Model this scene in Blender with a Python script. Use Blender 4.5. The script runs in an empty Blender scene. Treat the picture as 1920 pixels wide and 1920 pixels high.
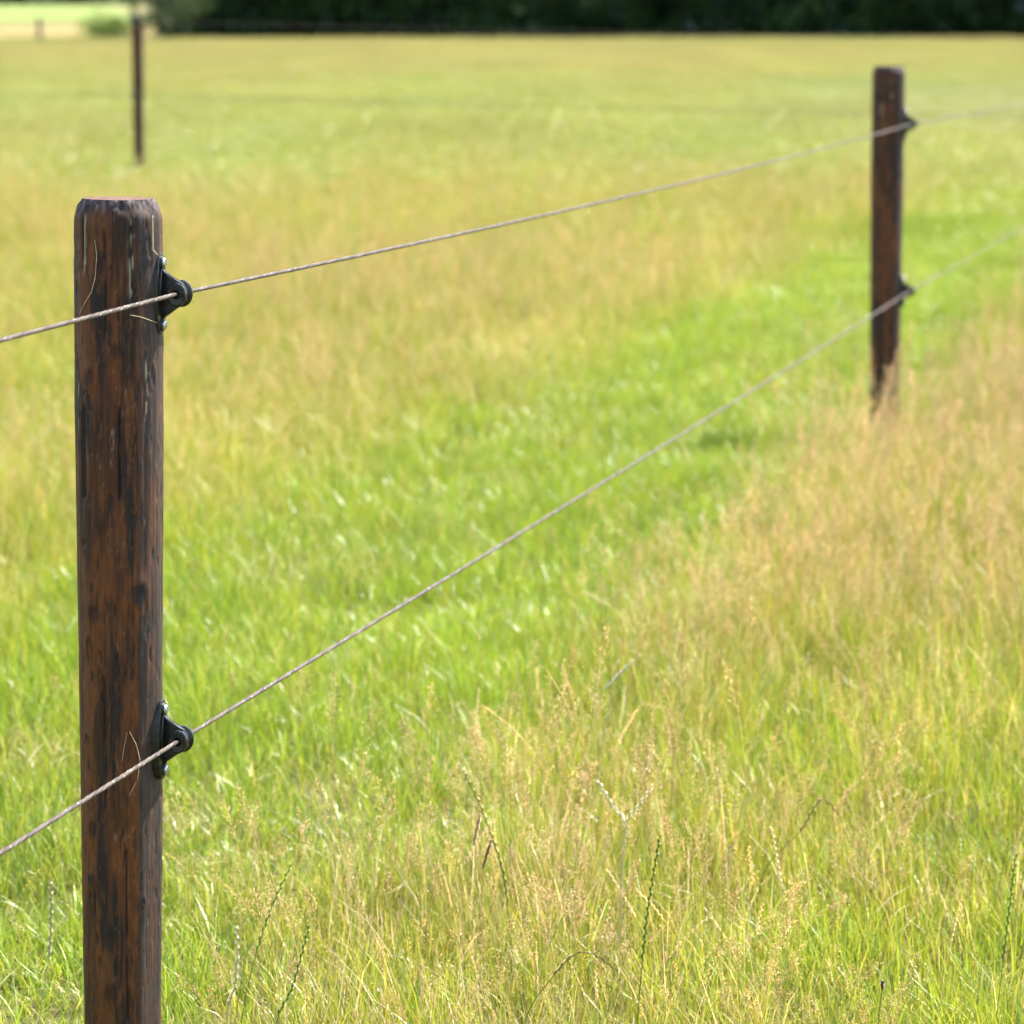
import bpy, bmesh, math, random
import numpy as np
from mathutils import Vector, Matrix

# ------------------------------------------------------------------ camera, light, exposure
sc = bpy.context.scene
COL = sc.collection
R = math.radians
CAM_H = 1.455
cam = bpy.data.cameras.new("camera")
cam.lens = 85.0
cam.sensor_fit = 'HORIZONTAL'
cam.sensor_width = 85.0 * 1920 / 7000
cam.clip_start = 0.05
cam.clip_end = 6000
cam.dof.use_dof = True
cam.dof.focus_distance = 4.86
cam.dof.aperture_fstop = 5.1
camo = bpy.data.objects.new("camera", cam)
COL.objects.link(camo)
camo.location = (0, 0, CAM_H)
camo.rotation_euler = (R(90) - math.atan(960 / 7000), 0, 0)
sc.camera = camo

SUN_EL = R(57)
SUN_DIR = Vector((0.80, 0.60, 0)).normalized() * math.cos(SUN_EL) + Vector((0, 0, math.sin(SUN_EL)))
world = bpy.data.worlds.new("World")
sc.world = world
world.use_nodes = True
wn = world.node_tree
wn.nodes.clear()
sky = wn.nodes.new("ShaderNodeTexSky")
sky.sky_type = 'NISHITA'
sky.sun_disc = False
sky.sun_elevation = SUN_EL
sky.sun_rotation = math.atan2(SUN_DIR.x, SUN_DIR.y)
bg = wn.nodes.new("ShaderNodeBackground")
bg.inputs[1].default_value = 0.13
wo = wn.nodes.new("ShaderNodeOutputWorld")
wn.links.new(sky.outputs[0], bg.inputs[0])
wn.links.new(bg.outputs[0], wo.inputs[0])
sun = bpy.data.lights.new("sun", 'SUN')
sun.energy = 5.0
sun.angle = R(0.53)
sun.color = (1.0, 0.95, 0.86)
suno = bpy.data.objects.new("sun", sun)
COL.objects.link(suno)
suno.rotation_euler = SUN_DIR.to_track_quat('Z', 'Y').to_euler()

sc.view_settings.view_transform = 'Standard'
sc.view_settings.look = 'None'
sc.view_settings.exposure = 1.76
sc.view_settings.gamma = 1.0
sc.view_settings.use_curve_mapping = False
sc.cycles.use_denoising = True
sc.cycles.use_adaptive_sampling = True
sc.cycles.adaptive_threshold = 0.04
sc.cycles.max_bounces = 5
sc.cycles.diffuse_bounces = 4
sc.cycles.transmission_bounces = 6
sc.cycles.sample_clamp_indirect = 8.0

rng = np.random.default_rng(7)
random.seed(7)

# ------------------------------------------------------------------ helpers
def tag(o, label=None, cat=None, group=None, kind=None):
    for k, v in (("label", label), ("category", cat), ("group", group), ("kind", kind)):
        if v:
            o[k] = v
    return o

def link(o, parent=None):
    COL.objects.link(o)
    if parent is not None:
        o.parent = parent
    return o

def empty(name, loc=(0, 0, 0), rz=0.0):
    o = bpy.data.objects.new(name, None)
    o.empty_display_size = 0.1
    o.location = loc
    o.rotation_euler = (0, 0, rz)
    return link(o)

def mesh_np(name, verts, faces, cols=None, smooth=True, mat=None):
    """mesh from arrays; cols = per-vertex linear rgb"""
    me = bpy.data.meshes.new(name)
    me.from_pydata(np.asarray(verts, float).tolist(), [], [tuple(int(i) for i in f) for f in faces])
    if cols is not None:
        a = me.color_attributes.new("pigment", 'FLOAT_COLOR', 'POINT')
        c = np.ones((len(verts), 4), np.float32)
        c[:, :3] = cols
        a.data.foreach_set("color", c.ravel())
    if smooth:
        me.polygons.foreach_set("use_smooth", [True] * len(me.polygons))
    if mat:
        me.materials.append(mat)
    me.update()
    return me

def obj(name, me, parent=None, loc=None):
    o = bpy.data.objects.new(name, me)
    if loc is not None:
        o.location = loc
    return link(o, parent)

def bm_obj(name, bm, mat, parent=None, smooth=False):
    me = bpy.data.meshes.new(name)
    bmesh.ops.recalc_face_normals(bm, faces=bm.faces)
    bm.to_mesh(me)
    bm.free()
    me.materials.append(mat)
    if smooth:
        me.polygons.foreach_set("use_smooth", [True] * len(me.polygons))
    return obj(name, me, parent)

def _hash(ix, iy, iz, seed):
    h = (ix * 374761393 + iy * 668265263 + iz * 2147483647 + seed * 1274126177) & 0xFFFFFFFF
    h = ((h ^ (h >> 13)) * 1274126177) & 0xFFFFFFFF
    h = ((h ^ (h >> 16)) * 2246822519) & 0xFFFFFFFF
    return ((h ^ (h >> 15)) & 0xFFFFFF) / float(0xFFFFFF)

def vnoise(x, y, z, seed=0):
    x, y, z = np.broadcast_arrays(np.asarray(x, float), np.asarray(y, float), np.asarray(z, float))
    fx, fy, fz = np.floor(x), np.floor(y), np.floor(z)
    ix, iy, iz = fx.astype(np.int64), fy.astype(np.int64), fz.astype(np.int64)
    tx, ty, tz = x - fx, y - fy, z - fz
    tx, ty, tz = tx * tx * (3 - 2 * tx), ty * ty * (3 - 2 * ty), tz * tz * (3 - 2 * tz)
    out = 0
    for dx in (0, 1):
        for dy in (0, 1):
            for dz in (0, 1):
                w = (tx if dx else 1 - tx) * (ty if dy else 1 - ty) * (tz if dz else 1 - tz)
                out = out + w * _hash(ix + dx, iy + dy, iz + dz, seed)
    return out

def fbm(x, y, z, seed=0, o=3):
    t, a, n = 0, 1.0, 0
    for k in range(o):
        f = 2 ** k
        t = t + a * vnoise(x * f, y * f, z * f, seed + k * 17)
        n += a
        a *= 0.5
    return t / n

def sstep(a, b, x):
    t = np.clip((np.asarray(x, float) - a) / (b - a), 0, 1)
    return t * t * (3 - 2 * t)

def mix(a, b, t):
    return a * (1 - t) + b * t

# ------------------------------------------------------------------ materials
def new_mat(name):
    m = bpy.data.materials.new(name)
    m.use_nodes = True
    nt = m.node_tree
    nt.nodes.clear()
    out = nt.nodes.new("ShaderNodeOutputMaterial")
    return m, nt, out

def N(nt, t, **kw):
    n = nt.nodes.new(t)
    for k, v in kw.items():
        if isinstance(k, str) and hasattr(n, k):
            setattr(n, k, v)
    return n

def noise_node(nt, scale, detail=3, coord=None, stretch=None):
    tc = N(nt, "ShaderNodeTexCoord")
    src = tc.outputs['Object'] if coord is None else coord
    if stretch:
        mp = N(nt, "ShaderNodeMapping")
        mp.inputs['Scale'].default_value = stretch
        nt.links.new(src, mp.inputs[0])
        src = mp.outputs[0]
    n = N(nt, "ShaderNodeTexNoise")
    n.inputs['Scale'].default_value = scale
    n.inputs['Detail'].default_value = detail
    nt.links.new(src, n.inputs['Vector'])
    return n

def mat_leafy(name, translucent=0.5, gloss=0.06, rough=0.38, use_tint=True, tint_name="tint"):
    """thin plant tissue: pigment (vertex colour) x per-clump tint, diffuse + translucent + a waxy gloss"""
    m, nt, out = new_mat(name)
    L = nt.links
    a = N(nt, "ShaderNodeVertexColor", layer_name="pigment")
    colr = a.outputs[0]
    if use_tint:
        t = N(nt, "ShaderNodeAttribute", attribute_type='INSTANCER', attribute_name=tint_name)
        mx = N(nt, "ShaderNodeMix", data_type='RGBA', blend_type='MULTIPLY')
        mx.inputs[0].default_value = 1.0
        L.new(colr, mx.inputs[6])
        L.new(t.outputs['Color'], mx.inputs[7])
        colr = mx.outputs[2]
    d = N(nt, "ShaderNodeBsdfDiffuse")
    tr = N(nt, "ShaderNodeBsdfTranslucent")
    L.new(colr, d.inputs[0])
    L.new(colr, tr.inputs[0])
    s = N(nt, "ShaderNodeMixShader")
    s.inputs[0].default_value = translucent
    L.new(d.outputs[0], s.inputs[1])
    L.new(tr.outputs[0], s.inputs[2])
    g = N(nt, "ShaderNodeBsdfGlossy")
    g.inputs['Roughness'].default_value = rough
    g.inputs['Color'].default_value = (1, 1, 1, 1)
    lw = N(nt, "ShaderNodeFresnel")
    lw.inputs[0].default_value = 1.35
    mu = N(nt, "ShaderNodeMath", operation='MULTIPLY')
    mu.inputs[1].default_value = gloss * 5
    mu.use_clamp = True
    L.new(lw.outputs[0], mu.inputs[0])
    mn = N(nt, "ShaderNodeMath", operation='MINIMUM')
    mn.inputs[1].default_value = 0.07
    L.new(mu.outputs[0], mn.inputs[0])
    f = N(nt, "ShaderNodeMixShader")
    L.new(mn.outputs[0], f.inputs[0])
    L.new(s.outputs[0], f.inputs[1])
    L.new(g.outputs[0], f.inputs[2])
    L.new(f.outputs[0], out.inputs[0])
    return m

def mat_principled(name, base, rough=0.6, metal=0.0, noise=None, bump=None, vcol=False, spec=0.5):
    m, nt, out = new_mat(name)
    L = nt.links
    p = N(nt, "ShaderNodeBsdfPrincipled")
    p.inputs['Base Color'].default_value = (*base, 1)
    p.inputs['Roughness'].default_value = rough
    p.inputs['Metallic'].default_value = metal
    p.inputs['Specular IOR Level'].default_value = spec
    if vcol:
        a = N(nt, "ShaderNodeVertexColor", layer_name="pigment")
        src = a.outputs[0]
        if noise:
            nn = noise_node(nt, noise[0], 4, stretch=noise[2])
            mr = N(nt, "ShaderNodeMapRange")
            mr.inputs[3].default_value = 1 - noise[1]
            mr.inputs[4].default_value = 1 + noise[1]
            mr.inputs[1].default_value = 0.3
            mr.inputs[2].default_value = 0.7
            L.new(nn.outputs[0], mr.inputs[0])
            mx = N(nt, "ShaderNodeMix", data_type='RGBA', blend_type='MULTIPLY')
            mx.inputs[0].default_value = 1
            L.new(src, mx.inputs[6])
            L.new(mr.outputs[0], mx.inputs[7])
            src = mx.outputs[2]
        L.new(src, p.inputs['Base Color'])
    elif noise:
        nn = noise_node(nt, noise[0], 4, stretch=noise[2])
        rp = N(nt, "ShaderNodeValToRGB")
        b = np.array(base)
        rp.color_ramp.elements[0].color = (*np.clip(b * (1 - noise[1]), 0, 1), 1)
        rp.color_ramp.elements[1].color = (*np.clip(b * (1 + noise[1]), 0, 1), 1)
        rp.color_ramp.elements[0].position = 0.3
        rp.color_ramp.elements[1].position = 0.7
        L.new(nn.outputs[0], rp.inputs[0])
        L.new(rp.outputs[0], p.inputs['Base Color'])
    if bump:
        nb = noise_node(nt, bump[0], 4, stretch=bump[2])
        bp = N(nt, "ShaderNodeBump")
        bp.inputs['Strength'].default_value = bump[1]
        bp.inputs['Distance'].default_value = bump[3]
        L.new(nb.outputs[0], bp.inputs['Height'])
        L.new(bp.outputs[0], p.inputs['Normal'])
    L.new(p.outputs[0], out.inputs[0])
    return m

M_GRASS = mat_leafy("grass_blade", 0.48, 0.045, 0.42)
M_STALK = mat_leafy("grass_stalk", 0.58, 0.04, 0.45, use_tint=False)
M_LEAF = mat_leafy("tree_leaf", 0.30, 0.03, 0.5, use_tint=False)
M_WOOD = mat_principled("stained_wood", (0.05, 0.025, 0.012), 0.62, 0, (80, 0.28, (2.6, 2.6, 0.6)), (110, 0.3, (2.5, 2.5, 0.8), 0.002), vcol=True, spec=0.25)
M_ENDGRAIN = mat_principled("end_grain", (0.2, 0.1, 0.05), 0.75, 0, (140, 0.4, (1, 1, 1)), (160, 0.8, (1, 1, 1), 0.002), vcol=True, spec=0.3)
M_PLASTIC = mat_principled("black_plastic", (0.0075, 0.0080, 0.0072), 0.36, 0, (160, 0.85, (1, 1, 1)), (420, 0.35, (1, 1, 1), 0.0008), spec=0.42)
M_ZINC = mat_principled("zinc_screw", (0.55, 0.55, 0.53), 0.32, 1.0, (400, 0.3, (1, 1, 1)))
M_ROPE = mat_principled("braided_rope", (0.3, 0.25, 0.21), 0.7, 0, (900, 0.45, (1, 1, 1)), (1400, 0.5, (1, 1, 1), 0.0006), vcol=True, spec=0.3)
M_GREYWOOD = mat_principled("weathered_wood", (0.11, 0.095, 0.06), 0.85, 0, (8, 0.4, (4, 4, 0.4)))
M_FIBRE = mat_principled("dry_fibre", (0.42, 0.33, 0.19), 0.7, 0, (300, 0.3, (1, 1, 1)))
M_BARK = mat_principled("tree_bark", (0.035, 0.029, 0.022), 0.9, 0, (4, 0.5, (1, 1, 0.25)), (6, 0.8, (1, 1, 0.2), 0.03))

def mat_ground(name, c0, c1, s0, s1):
    m, nt, out = new_mat(name)
    L = nt.links
    p = N(nt, "ShaderNodeBsdfPrincipled")
    p.inputs['Roughness'].default_value = 0.95
    p.inputs['Specular IOR Level'].default_value = 0.1
    n1 = noise_node(nt, s0, 5)
    n2 = noise_node(nt, s1, 4)
    ad = N(nt, "ShaderNodeMath", operation='ADD')
    L.new(n1.outputs[0], ad.inputs[0])
    L.new(n2.outputs[0], ad.inputs[1])
    hv = N(nt, "ShaderNodeMath", operation='MULTIPLY')
    hv.inputs[1].default_value = 0.5
    L.new(ad.outputs[0], hv.inputs[0])
    rp = N(nt, "ShaderNodeValToRGB")
    rp.color_ramp.elements[0].position = 0.38
    rp.color_ramp.elements[1].position = 0.62
    rp.color_ramp.elements[0].color = (*c0, 1)
    rp.color_ramp.elements[1].color = (*c1, 1)
    L.new(hv.outputs[0], rp.inputs[0])
    L.new(rp.outputs[0], p.inputs['Base Color'])
    bp = N(nt, "ShaderNodeBump")
    bp.inputs['Strength'].default_value = 0.6
    bp.inputs['Distance'].default_value = 0.02
    L.new(n2.outputs[0], bp.inputs['Height'])
    L.new(bp.outputs[0], p.inputs['Normal'])
    L.new(p.outputs[0], out.inputs[0])
    return m

M_GROUND = mat_ground("meadow_soil", (0.060, 0.058, 0.020), (0.13, 0.115, 0.045), 0.6, 14)
M_STUBBLE = mat_ground("stubble_field", (0.165, 0.130, 0.042), (0.21, 0.165, 0.058), 0.03, 0.4)
M_PASTURE = mat_ground("mown_pasture", (0.130, 0.168, 0.036), (0.160, 0.195, 0.050), 0.01, 0.2)
M_WHEAT = mat_ground("ripe_field", (0.21, 0.165, 0.075), (0.25, 0.20, 0.10), 0.01, 0.2)

# ------------------------------------------------------------------ ground and far fields
def sheet(name, pts, z, mat, label=None):
    bm = bmesh.new()
    bm.faces.new([bm.verts.new((x, y, z)) for x, y in pts])
    o = bm_obj(name, bm, mat)
    return tag(o, kind="structure", label=label)

sheet("ground", [(-2500, -300), (2500, -300), (2500, 4500), (-2500, 4500)], 0.0, M_GROUND)
sheet("stubble_field", [(-160, 139), (-13, 139), (-18, 236), (-260, 236)], 0.03, M_STUBBLE)
sheet("pasture_field", [(-260, 237), (-18.5, 237), (-70, 1100), (-1300, 1100)], 0.05, M_PASTURE)
sheet("ripe_field", [(-62, 560), (-30, 340), (260, 340), (260, 2200), (-260, 2200), (-78, 1101)], 0.12, M_WHEAT)

# ------------------------------------------------------------------ trees at the far side of the meadow
def tube(path, radii, n=8, cap=True):
    """verts, faces of a tapered tube along a path"""
    path = [Vector(p) for p in path]
    V, F = [], []
    up = Vector((0.31, 0.21, 0.93))
    for i, p in enumerate(path):
        d = (path[min(i + 1, len(path) - 1)] - path[max(i - 1, 0)]).normalized()
        a = d.cross(up)
        if a.length < 1e-3:
            a = d.cross(Vector((1, 0, 0)))
        a.normalize()
        b = d.cross(a)
        for k in range(n):
            t = 2 * math.pi * k / n
            V.append(p + (a * math.cos(t) + b * math.sin(t)) * radii[i])
    for i in range(len(path) - 1):
        for k in range(n):
            F.append((i * n + k, i * n + (k + 1) % n, (i + 1) * n + (k + 1) % n, (i + 1) * n + k))
    if cap:
        F.append(tuple(range(n - 1, -1, -1)))
        F.append(tuple(range((len(path) - 1) * n, len(path) * n)))
    return [tuple(v) for v in V], F

def leaf_cards(centres, radii, per, size, colours, r):
    """many folded leaf-sized faces filling clumps"""
    V, F, C = [], [], []
    for (c, rad) in zip(centres, radii):
        n = int(per * (rad / 0.8) ** 2)
        shade = 0.75 + 0.5 * r.random()
        for _ in range(n):
            d = r.normal(size=3)
            d /= np.linalg.norm(d)
            p = np.array(c) + d * rad * (0.35 + 0.65 * r.random() ** 0.5)
            a = r.normal(size=3)
            a /= np.linalg.norm(a)
            b = np.cross(a, r.normal(size=3))
            b /= np.linalg.norm(b)
            s = size * (0.6 + 0.8 * r.random())
            up = np.cross(a, b) * s * 0.15
            i = len(V)
            V += [p - a * s * 0.5, p + b * s * 0.28 + up, p + a * s * 0.5, p - b * s * 0.28 + up]
            F.append((i, i + 1, i + 2, i + 3))
            cc = np.array(colours[r.integers(len(colours))]) * shade
            C += [cc] * 4
    return np.array(V), F, np.array(C)

SHADED_LEAF = [(0.030, 0.055, 0.016), (0.040, 0.070, 0.018), (0.026, 0.046, 0.016)]  # deep shade of the wood put into the leaf colour
LIT_LEAF = [(0.07, 0.11, 0.03), (0.10, 0.13, 0.035), (0.06, 0.09, 0.03)]  # sunlit look of the edge bush put into the leaf colour

def make_tree(seed, H, low, spread, cols, per=95, leaf=0.26):
    r = np.random.default_rng(seed)
    root = empty("shade_tree")
    path = [(0, 0, -0.2)]
    x = y = 0
    for k in range(1, 7):
        x += r.normal() * 0.12
        y += r.normal() * 0.12
        path.append((x, y, H * 0.8 * k / 6))
    rr = [0.30, 0.25, 0.22, 0.17, 0.12, 0.08, 0.03]
    V, F = tube(path, rr, 10)
    V, F = list(V), list(F)
    cents, rads = [], []
    for k in range(22):
        z = low + (H - low) * (k + 0.5) / 22
        prof = math.sin(math.pi * min(1, 0.16 + 0.84 * (k / 22))) ** 0.6
        ang = k * 2.4 + r.random()
        L = spread * prof * (0.6 + 0.5 * r.random())
        i = min(5, int(z / (H * 0.8) * 6))
        b = np.array(path[i]) * 0.5 + np.array(path[min(6, i + 1)]) * 0.5
        e = np.array([b[0] + math.cos(ang) * L, b[1] + math.sin(ang) * L, z + 0.3])
        mid = (b + e) / 2 + [0, 0, 0.35]
        tv, tf = tube([tuple(b), tuple(mid), tuple(e)], [0.075, 0.045, 0.015], 6)
        o = len(V)
        V += tv
        F += [tuple(q + o for q in f) for f in tf]
        for q in range(3):
            t = 0.45 + 0.3 * q
            cents.append(b * (1 - t) + e * t + r.normal(size=3) * 0.35)
            rads.append(0.65 + 0.5 * r.random())
    obj("trunk", mesh_np("trunk", V, F, mat=M_BARK), root)
    V, F, C = leaf_cards(cents, rads, per, leaf, cols, r)
    obj("crown", mesh_np("crown", V, F, C, smooth=False, mat=M_LEAF), root)
    return root

def copy_tree(root):
    c = root.copy()
    COL.objects.link(c)
    for ch in root.children:
        d = ch.copy()
        COL.objects.link(d)
        d.parent = c
        for g in ch.children:
            e = g.copy()
            COL.objects.link(e)
            e.parent = d
    return c

TREE_LABEL = "tall tree standing in deep shade in the dark row behind the meadow"
protos = [make_tree(s, H, 0.45, sp, SHADED_LEAF) for s, H, sp in ((3, 11.5, 3.0), (8, 13, 3.3), (15, 10, 2.8))]
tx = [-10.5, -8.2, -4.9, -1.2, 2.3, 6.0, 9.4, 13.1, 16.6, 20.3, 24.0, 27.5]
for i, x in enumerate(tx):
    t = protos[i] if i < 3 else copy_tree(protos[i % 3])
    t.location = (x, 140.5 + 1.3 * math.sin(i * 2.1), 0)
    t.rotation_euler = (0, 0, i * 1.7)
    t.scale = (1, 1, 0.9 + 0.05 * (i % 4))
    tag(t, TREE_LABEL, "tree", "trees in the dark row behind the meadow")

def wood_mass(name, boxes, n, leaf, cols, seed, label):
    r = np.random.default_rng(seed)
    cents, rads = [], []
    for k in range(n):
        x0, x1, y0, y1, z1, rad = boxes[r.integers(len(boxes))]
        z = z1 * r.random()
        cents.append((x0 + (x1 - x0) * r.random(), y0 + (y1 - y0) * r.random(), z))
        rads.append(rad * (0.7 + 0.6 * r.random()))
    V, F, C = [], [], []
    for c, rad in zip(cents, rads):
        m = 26
        d = r.normal(size=(m, 3))
        d /= np.linalg.norm(d, axis=1)[:, None]
        p = np.array(c) + d * rad * (0.4 + 0.6 * r.random((m, 1)))
        p[:, 2] = np.abs(p[:, 2]) + 0.05
        a = r.normal(size=(m, 3))
        a /= np.linalg.norm(a, axis=1)[:, None]
        b = np.cross(a, r.normal(size=(m, 3)))
        b /= np.linalg.norm(b, axis=1)[:, None]
        s = leaf * (0.6 + 0.8 * r.random((m, 1)))
        q = np.stack([p - a * s, p + b * s * 0.6, p + a * s, p - b * s * 0.6], 1)
        i = len(V)
        V += list(q.reshape(-1, 3))
        F += [(i + 4 * k, i + 4 * k + 1, i + 4 * k + 2, i + 4 * k + 3) for k in range(m)]
        cc = np.array(cols[r.integers(len(cols))]) * (0.7 + 0.6 * r.random())
        C += [cc] * (4 * m)
    o = obj(name, mesh_np(name, V, F, np.array(C), smooth=False, mat=M_LEAF))
    return tag(o, label, "wood", kind="stuff")

wood_mass("wood_undergrowth", [(-12.3, 30, 142, 152, 3.5, 1.0), (-12.2, 30, 142.5, 150, 1.4, 0.8), (-11, 32, 145, 156, 11, 1.6), (-11.5, 31, 138.2, 141, 1.3, 0.6), (-11.5, 31, 138.2, 141, 0.5, 0.5)], 3600, 0.42, SHADED_LEAF, 21,
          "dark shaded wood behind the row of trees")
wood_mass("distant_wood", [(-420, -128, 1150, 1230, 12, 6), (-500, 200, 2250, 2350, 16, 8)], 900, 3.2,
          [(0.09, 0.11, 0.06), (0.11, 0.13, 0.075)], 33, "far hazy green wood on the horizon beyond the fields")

def make_shrub(name, loc, cents, rads, cols, per, leaf, seed, label):
    r = np.random.default_rng(seed)
    root = empty(name, loc)
    V, F = [], []
    for c in cents:
        tv, tf = tube([(c[0] * 0.15, c[1] * 0.15, -0.1), (c[0] * 0.5, c[1] * 0.5, c[2] * 0.55), tuple(c)], [0.05, 0.03, 0.008], 6)
        o = len(V)
        V += tv
        F += [tuple(q + o for q in f) for f in tf]
    obj("stem", mesh_np("stem", V, F, mat=M_BARK), root)
    V, F, C = leaf_cards(cents, rads, per, leaf, cols, r)
    obj("foliage", mesh_np("foliage", V, F, C, smooth=False, mat=M_LEAF), root)
    return tag(root, label, "shrub")

r0 = np.random.default_rng(5)
cs = [(r0.normal() * 0.65, r0.normal() * 0.5, 0.55 + 3.6 * r0.random()) for _ in range(26)]
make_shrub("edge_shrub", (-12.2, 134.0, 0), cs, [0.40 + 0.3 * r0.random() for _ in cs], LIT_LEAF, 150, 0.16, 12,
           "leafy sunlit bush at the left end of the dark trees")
cs = [(r0.normal() * 0.6, r0.normal() * 0.4, 0.25 + 0.35 * r0.random()) for _ in range(14)]
make_shrub("low_bush", (-14.9, 139.5, 0), cs, [0.38 + 0.15 * r0.random() for _ in cs], [(0.28, 0.37, 0.06), (0.32, 0.40, 0.07)], 260, 0.14, 14,
           "low bright green bush beside the straw coloured field")

# ------------------------------------------------------------------ fence geometry
P1 = Vector((-0.505, 4.80, 0))
P2 = Vector((1.243, 12.40, 0))
FD = (P2 - P1).normalized()                    # along the fence
FN = Vector((FD.y, -FD.x, 0))                  # to its right
P3 = P2 + (P2 - P1)
P4 = P2 + 2 * (P2 - P1)
Q1 = Vector((-3.145, 31.6, 0))
Q2 = Q1 + (Q1 - P4)
QD = (Q1 - P4).normalized()
QN = Vector((QD.y, -QD.x, 0))
if QN.y > 0:
    QN = -QN
RING = 0.081

C_DARK = np.array((0.034, 0.0122, 0.0042))
C_ORANGE = np.array((0.112, 0.0350, 0.0070))
C_BLACK = np.array((0.0100, 0.0085, 0.0078))
C_RED = np.array((0.085, 0.0230, 0.0085))
C_LIT_GREY = np.array((0.055, 0.042, 0.036))
C_PALE = np.array((0.40, 0.32, 0.20))

def timber_mesh(name, H, prof, NT, NZ, seed, knots=(), grooves=(), slivers=(), facet=None):
    """round timber with a chamfered top; theta 0 faces -Y, positive to +X"""
    zs = np.concatenate([np.linspace(-0.35, 0.02, 6)[:-1], np.linspace(0.02, H - 0.028, NZ), H - 0.028 + 0.028 * np.array([0.15, 0.3, 0.45, 0.6, 0.72, 0.84, 0.93, 1.0])])
    th = np.linspace(-np.pi, np.pi, NT, endpoint=False)
    Z, T = np.meshgrid(zs, th, indexing='ij')
    base = np.interp(Z, prof[0], prof[1])
    ux, uy = np.sin(T), -np.cos(T)
    # long swells and flats of a hand-peeled pole
    Rr = base * (1 + 0.05 * (fbm(ux * 1.3 + seed, uy * 1.3, Z * 3.5, seed, 2) - 0.5) + 0.045 * (fbm(ux * 4, uy * 4, Z * 2.2, seed + 3, 2) - 0.5))
    if facet:
        tf, d, z0 = facet
        fl = base * d / np.maximum(np.cos(T - tf), 0.2)
        w = sstep(z0 + 0.06, z0 - 0.06, Z)
        Rr = np.where(np.cos(T - tf) > 0.5, mix(Rr, np.minimum(Rr, fl), w), Rr)
    # fine fibre relief
    fib = fbm(ux * 26, uy * 26, Z * 9, seed + 9, 2) - 0.5
    Rr = Rr + fib * 0.0016
    # chamfer
    cz = np.clip((Z - (H - 0.026)) / 0.026, 0, 1)
    Rr = Rr - 0.0095 * cz ** 1.5 - (sstep(0.15, 0.6, cz) * (fbm(ux * 9, uy * 9, Z * 190, seed + 4, 4) - 0.4) * 0.007)
    # pigment, sunlit side included
    st = fbm(ux * 4.5, uy * 4.5, Z * 8, seed + 20, 4)
    pt = fbm(ux * 3, uy * 3, Z * 14, seed + 30, 4)
    fi = fbm(ux * 22, uy * 22, Z * 14, seed + 40, 2)
    a = sstep(0.40, 0.58, st * 0.35 + pt * 0.45 + fi * 0.20 - 0.06 * np.sin(T))[..., None]
    C = mix(C_DARK, C_ORANGE, a)
    k = sstep(0.53, 0.63, fbm(ux * 3.0 + 7, uy * 3.0, Z * 7.5, seed + 50, 4) + 0.07 * sstep(0, 0.5, np.sin(T)))[..., None]
    C = mix(C, C_BLACK, k * 0.85)
    k = sstep(0.60, 0.75, fbm(ux * 6, uy * 6 + 3, Z * 5, seed + 60, 2))[..., None]
    C = mix(C, C_RED, k * 0.6)
    k = (sstep(0.62, 0.8, fbm(ux * 24, uy * 24, Z * 22, seed + 70, 2)) * 0.55)[..., None]
    C = mix(C, C_ORANGE * 1.25, k)
    chip = fbm(ux * 11, uy * 11, Z * 34, seed + 110, 3)                  # torn grain: shallow chips, dark inside with a pale lip
    cm = sstep(0.66, 0.73, chip)
    Rr = Rr - 0.0012 * cm
    C = mix(C, C_BLACK, (cm * 0.65)[..., None])
    C = mix(C, C_ORANGE * 1.5, (sstep(0.60, 0.65, chip) * (1 - cm) * 0.35)[..., None])
    fleck = sstep(0.80, 0.87, vnoise(ux * 30 + 3 * pt, uy * 30 + 5 * st, Z * 110 + 9 * fi, seed + 120)) * sstep(0.5, 0.6, pt)
    C = mix(C, C_PALE * 0.6, (fleck * 0.3)[..., None])
    g = (sstep(0.45, 0.62, np.sin(T)) * (0.45 + 0.55 * fbm(ux * 12, uy * 12, Z * 10, seed + 80, 2)))[..., None]  # sunlight on the right flank painted in as a greyer tone
    C = mix(C, C_LIT_GREY, g * 0.75)
    for (t0, z0, rt, col_k) in knots:                     # knots: slight swell, dark eye, pale halo grain
        dt = (T - t0) * 0.055
        wx = 0.006 * (fbm(ux * 9, uy * 9, Z * 40, seed + int(z0 * 100), 2) - 0.5)
        d = np.sqrt((dt + wx) ** 2 + ((Z - z0) * (0.55 + 0.3 * ((z0 * 37) % 1)) + wx) ** 2) / rt
        Rr = Rr + 0.0022 * np.exp(-d ** 2) - 0.0022 * np.exp(-(d / 0.35) ** 2)
        ring = np.exp(-((d - 1.15) / 0.22) ** 2)[..., None]
        eye = sstep(0.85, 0.45, d + 0.25 * (fi - 0.5))[..., None]
        C = mix(C, C_ORANGE * 1.1, ring * 0.4 * (fi[..., None] > 0.42))
        C = mix(C, C_RED * 0.35 if col_k else C_BLACK, eye * 0.75)
    for (t0, z0, z1, w, dep, gap) in grooves:             # split channels, bridged by leftover chips
        wob = 0.05 * (fbm(Z * 14, 0.5, seed, seed + 91, 2) - 0.5)
        dt = (T - t0 - wob) * 0.055
        m = sstep(w, w * 0.45, np.abs(dt)) * sstep(z0, z0 + 0.01, Z) * sstep(z1, z1 - 0.01, Z)
        if gap:
            m = m * sstep(0.36, 0.46, vnoise(Z * 26, 1.5, seed, seed + 95))
        Rr = Rr - dep * m
        C = mix(C, C_BLACK * 0.9, (m * 0.8)[..., None])
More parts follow.
